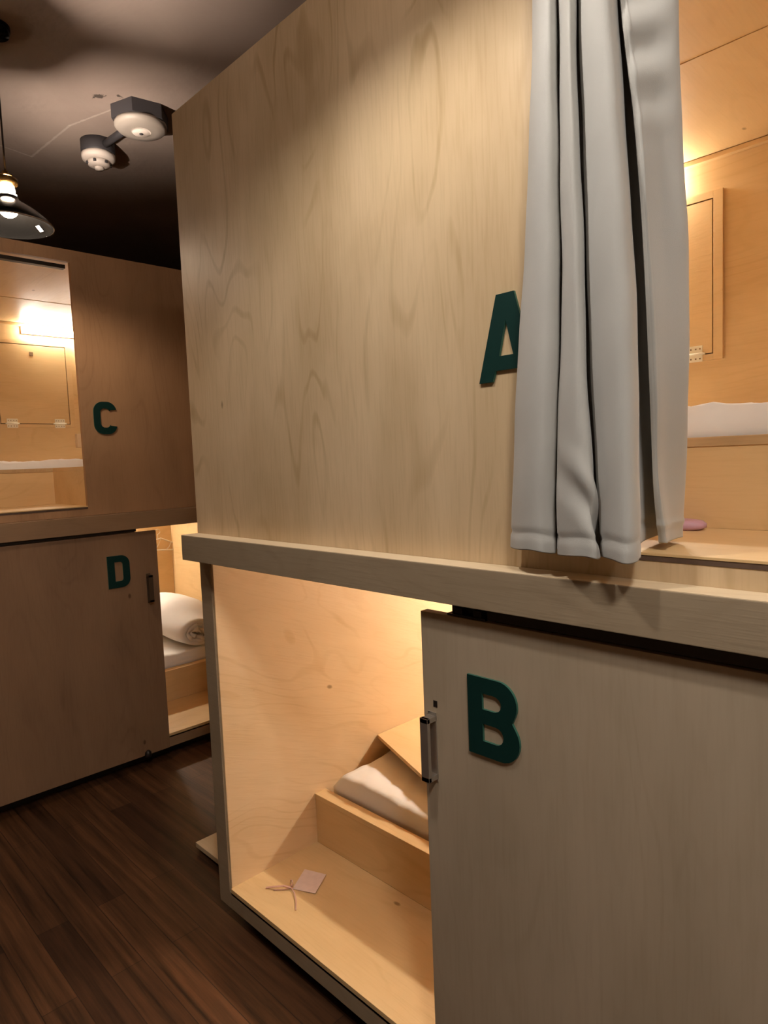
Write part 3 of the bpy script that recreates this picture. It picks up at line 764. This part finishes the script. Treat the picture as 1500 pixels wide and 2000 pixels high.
    o = obj('cloth', bm, cloth_grey, ct)
    md = o.modifiers.new('thickness', 'SOLIDIFY'); md.thickness = 0.0016; md.offset = 0
    obj('curtain_rail', box((-0.66, 0.905, 2.300), (0.19, 0.935, 2.318), 0.002), dark_metal, ct)
    for xx in (-0.62, 0.15):
        obj('rail_bracket', box((xx - 0.008, 0.915, 2.305), (xx + 0.008, 0.974, 2.330), 0.001), dark_metal, ct)
curtain()

# ------------------------------------------------------------------ pendant lamps
def pendant(x, y, label, fixed_sticker=False, bulb=None, dz=0.0):
    zr = 2.248 + dz
    p = thing('pendant_lamp', label, 'lamp', (x, y, zr), 'black pendant lamps')
    c = (x, y, zr)
    outer = [(0.138, 0.0), (0.136, 0.006), (0.122, 0.022), (0.100, 0.042), (0.075, 0.060), (0.052, 0.074), (0.040, 0.082), (0.034, 0.090), (0.033, 0.096)]
    inner = [(r - 0.002, z - 0.0025) for r, z in outer][::-1]
    bm = bmesh.new(); lathe(bm, outer + inner, c, 72, cap=False)
    sh = obj('lamp_shade', bm, black_enamel, p, 'shallow black enamel shade')
    bm = bmesh.new(); n = 72; rr = 0.1375
    tube(bm, [(x + rr * math.cos(2 * math.pi * k / n), y + rr * math.sin(2 * math.pi * k / n), zr) for k in range(n + 1)], 0.0018, 8)
    obj('rim', bm, rim_metal, sh)
    if fixed_sticker:
        # small white label on the inside of the shade, far right
        f = Vector((-0.959, 0.285, 0)); r_ = Vector((0.285, 0.959, 0))
        pos = Vector((x, y, 0)) + 0.098 * r_ + 0.068 * f
        rad = (pos - Vector((x, y, 0))).normalized(); tg = Vector((-rad.y, rad.x, 0))
        sl = (rad * 0.022 + Vector((0, 0, -0.020))).normalized()
        nrm = tg.cross(sl).normalized()
        if nrm.z > 0: nrm = -nrm
        ce = Vector((x, y, zr)) + rad * 0.115 + Vector((0, 0, 0.022)) 
        bm = bmesh.new(); vs = []
        for o_ in (0.0015, 0.0022):
            for (a_, b_) in ((-1, -1), (1, -1), (1, 1), (-1, 1)):
                vs.append(bm.verts.new(ce + tg * a_ * 0.010 + sl * b_ * 0.012 + nrm * o_))
        for fa in ((0, 1, 2, 3), (4, 7, 6, 5), (0, 4, 5, 1), (1, 5, 6, 2), (2, 6, 7, 3), (3, 7, 4, 0)):
            bm.faces.new([vs[k] for k in fa])
        obj('sticker', bm, sticker_m, sh, 'small white sticker')
    bm = bmesh.new()
    pr = [(0.0, 0.026)] + [(0.031 * math.sin(math.radians(a)), 0.057 - 0.031 * math.cos(math.radians(a))) for a in range(12, 120, 12)] + [(0.015, 0.078), (0.013, 0.092)]
    lathe(bm, pr, c, 32, cap=False)
    obj('bulb', bm, bulb or bulb_m, p, 'glowing white bulb')
    bm = bmesh.new(); lathe(bm, [(0.030, 0.097), (0.030, 0.103), (0.026, 0.106), (0.026, 0.116), (0.023, 0.132), (0.016, 0.137)], c, 12)
    obj('socket', bm, socket_m, p, 'glowing glass socket')
    # added uplight: disc, cup and prongs under the brass cap shape the ceiling glow
    bm = bmesh.new(); lathe(bm, [(0.0, 0.1372), (0.035, 0.1372), (0.036, 0.155), (0.034, 0.155), (0.033, 0.139), (0.0, 0.139)], c, 32, cap=False)
    obj('uplight_cup', bm, brass, p)
    bm = bmesh.new(); lathe(bm, [(0.0, 0.1415), (0.009, 0.1412), (0.010, 0.1395), (0.0, 0.1392)], c, 20, cap=False)
    obj('uplight_disc', bm, uplight_m, p)
    bm = bmesh.new(); lathe(bm, [(0.0, 0.163), (0.0205, 0.163), (0.0205, 0.167), (0.011, 0.170), (0.011, 0.178), (0.006, 0.182), (0.0, 0.182)], c, 28, cap=False)
    for k, an in enumerate((67, 187, 307)):
        a_ = math.radians(an); d_ = Vector((math.cos(a_), math.sin(a_), 0)); t_ = Vector((-d_.y, d_.x, 0))
        vs = []
        for zz in (0.139, 0.1645):
            rr_ = 0.031 if zz < 0.15 else 0.019
            for (u_, v_) in ((rr_, -0.008), (rr_ + 0.0015, -0.008), (rr_ + 0.0015, 0.008), (rr_, 0.008)):
                vs.append(bm.verts.new(Vector(c) + d_ * u_ + t_ * v_ + Vector((0, 0, zz))))
        for fa in ((0, 1, 2, 3), (4, 7, 6, 5), (0, 4, 5, 1), (1, 5, 6, 2), (2, 6, 7, 3), (3, 7, 4, 0)):
            bm.faces.new([vs[q_] for q_ in fa])
    obj('brass_cap', bm, brass, p, 'brass cap')
    bm = bmesh.new(); tube(bm, [(x, y, zr + 0.18), (x, y, 2.66), (x, y, 2.885)], 0.0032, 8)
    obj('cord', bm, cord_m, p)
    bm = bmesh.new(); lathe(bm, [(0.0, -0.03), (0.045, -0.028), (0.05, -0.012), (0.05, 0.0)], (x, y, 2.9), 32)
    obj('ceiling_rose', bm, black_enamel, p)
pendant(-2.561, 0.752, 'black enamel pendant lamp hanging in front of upper pod C', True)
pendant(-0.74, 0.43, 'unseen black pendant lamp added to light the face of upper pod A', bulb=bulb_strong, dz=0.05)  # lamp out of view, added to brighten the A panel
pendant(1.12, 0.40, 'unseen black pendant lamp added to light the curtain from the right', bulb=bulb_strong, dz=0.05)  # lamp out of view, added for light from the right
cl = thing('added_fill_lamp', 'unseen round ceiling lamp added as fill light for pod A', 'lamp', (0.45, -0.05, 2.9))  # made-up lamp out of view, evens out the light on pod A
bm = bmesh.new(); lathe(bm, [(0.15, -0.05), (0.17, -0.045), (0.175, 0.0)], (0.45, -0.05, 2.9), 40); obj('housing', bm, det_white, cl)
bm = bmesh.new(); lathe(bm, [(0.0, -0.062), (0.10, -0.062), (0.145, -0.052), (0.145, -0.0505)], (0.45, -0.05, 2.9), 40); obj('diffuser', bm, fill_lamp_m, cl, 'glowing diffuser')

# ------------------------------------------------------------------ fire alarm and detector on the ceiling
def ngon(bm, c, r, z0, z1, n, rot=0.0, mi=0):
    a = [bm.verts.new((c[0] + r * math.cos(2 * math.pi * k / n + rot), c[1] + r * math.sin(2 * math.pi * k / n + rot), z0)) for k in range(n)]
    b = [bm.verts.new((v.co.x, v.co.y, z1)) for v in a]
    for k in range(n):
        f = bm.faces.new((a[k], a[(k + 1) % n], b[(k + 1) % n], b[k])); f.material_index = mi
    bm.faces.new(a).material_index = mi; bm.faces.new(b).material_index = mi
al = thing('fire_alarm', 'large round ceiling alarm on an angular charcoal box, near the plywood corner', 'fire alarm', (-2.775, 1.356, 2.9))
c0 = (-2.775, 1.356)
bm = bmesh.new(); ngon(bm, c0, 0.118, 2.845, 2.9, 6, 0.35); obj('junction_box', bm, det_dark, al, 'angular charcoal mounting box')
bm = bmesh.new(); lathe(bm, [(0.0, -0.030), (0.060, -0.030), (0.095, -0.024), (0.106, -0.012), (0.106, 0.0)], (*c0, 2.845), 48); obj('cover', bm, det_cover, al)
bm = bmesh.new(); lathe(bm, [(0.0, -0.0375), (0.034, -0.036), (0.040, -0.030), (0.040, -0.0305)], (*c0, 2.845), 32); cv = obj('centre_cap', bm, det_white, al)
bm = bmesh.new(); lathe(bm, [(0.0, -0.0395), (0.008, -0.0393), (0.009, -0.0360), (0.0, -0.036)], (*c0, 2.845), 16, cap=False); obj('indicator', bm, det_dark, al)
bm = bmesh.new(); tube(bm, [(-2.86, 1.350, 2.868), (-3.080, 1.332, 2.868)], 0.016, 14); obj('conduit', bm, det_dark, al, 'charcoal conduit to the smaller detector')
de = thing('smoke_detector', 'small stepped white smoke detector joined by conduit to the larger alarm', 'smoke detector', (-3.155, 1.326, 2.9))
c1 = (-3.155, 1.326)
bm = bmesh.new(); lathe(bm, [(0.072, -0.058), (0.074, -0.052), (0.074, 0.0)], (*c1, 2.9), 40); obj('junction_box', bm, det_dark, de, 'round charcoal mounting box')
bm = bmesh.new(); lathe(bm, [(0.050, -0.088), (0.070, -0.082), (0.073, -0.070), (0.073, -0.058)], (*c1, 2.9), 40); obj('base', bm, det_white, de)
bm = bmesh.new(); lathe(bm, [(0.026, -0.112), (0.046, -0.106), (0.050, -0.088)], (*c1, 2.9), 32); obj('sensor_cap', bm, det_white, de)
for k in range(6):
    an = k * math.pi / 3 + 0.3
    x_, y_ = c1[0] + 0.0482 * math.cos(an), c1[1] + 0.0482 * math.sin(an)
    bm = bmesh.new(); lathe(bm, [(0.0, -0.103), (0.007, -0.103), (0.007, -0.093), (0.0, -0.093)], (x_, y_, 2.9), 10, cap=False); obj('vent_slot', bm, det_dark, de)
bm = bmesh.new(); lathe(bm, [(0.0, -0.125), (0.018, -0.123), (0.020, -0.112)], (*c1, 2.9), 24, cap=False); obj('nose', bm, det_white, de)
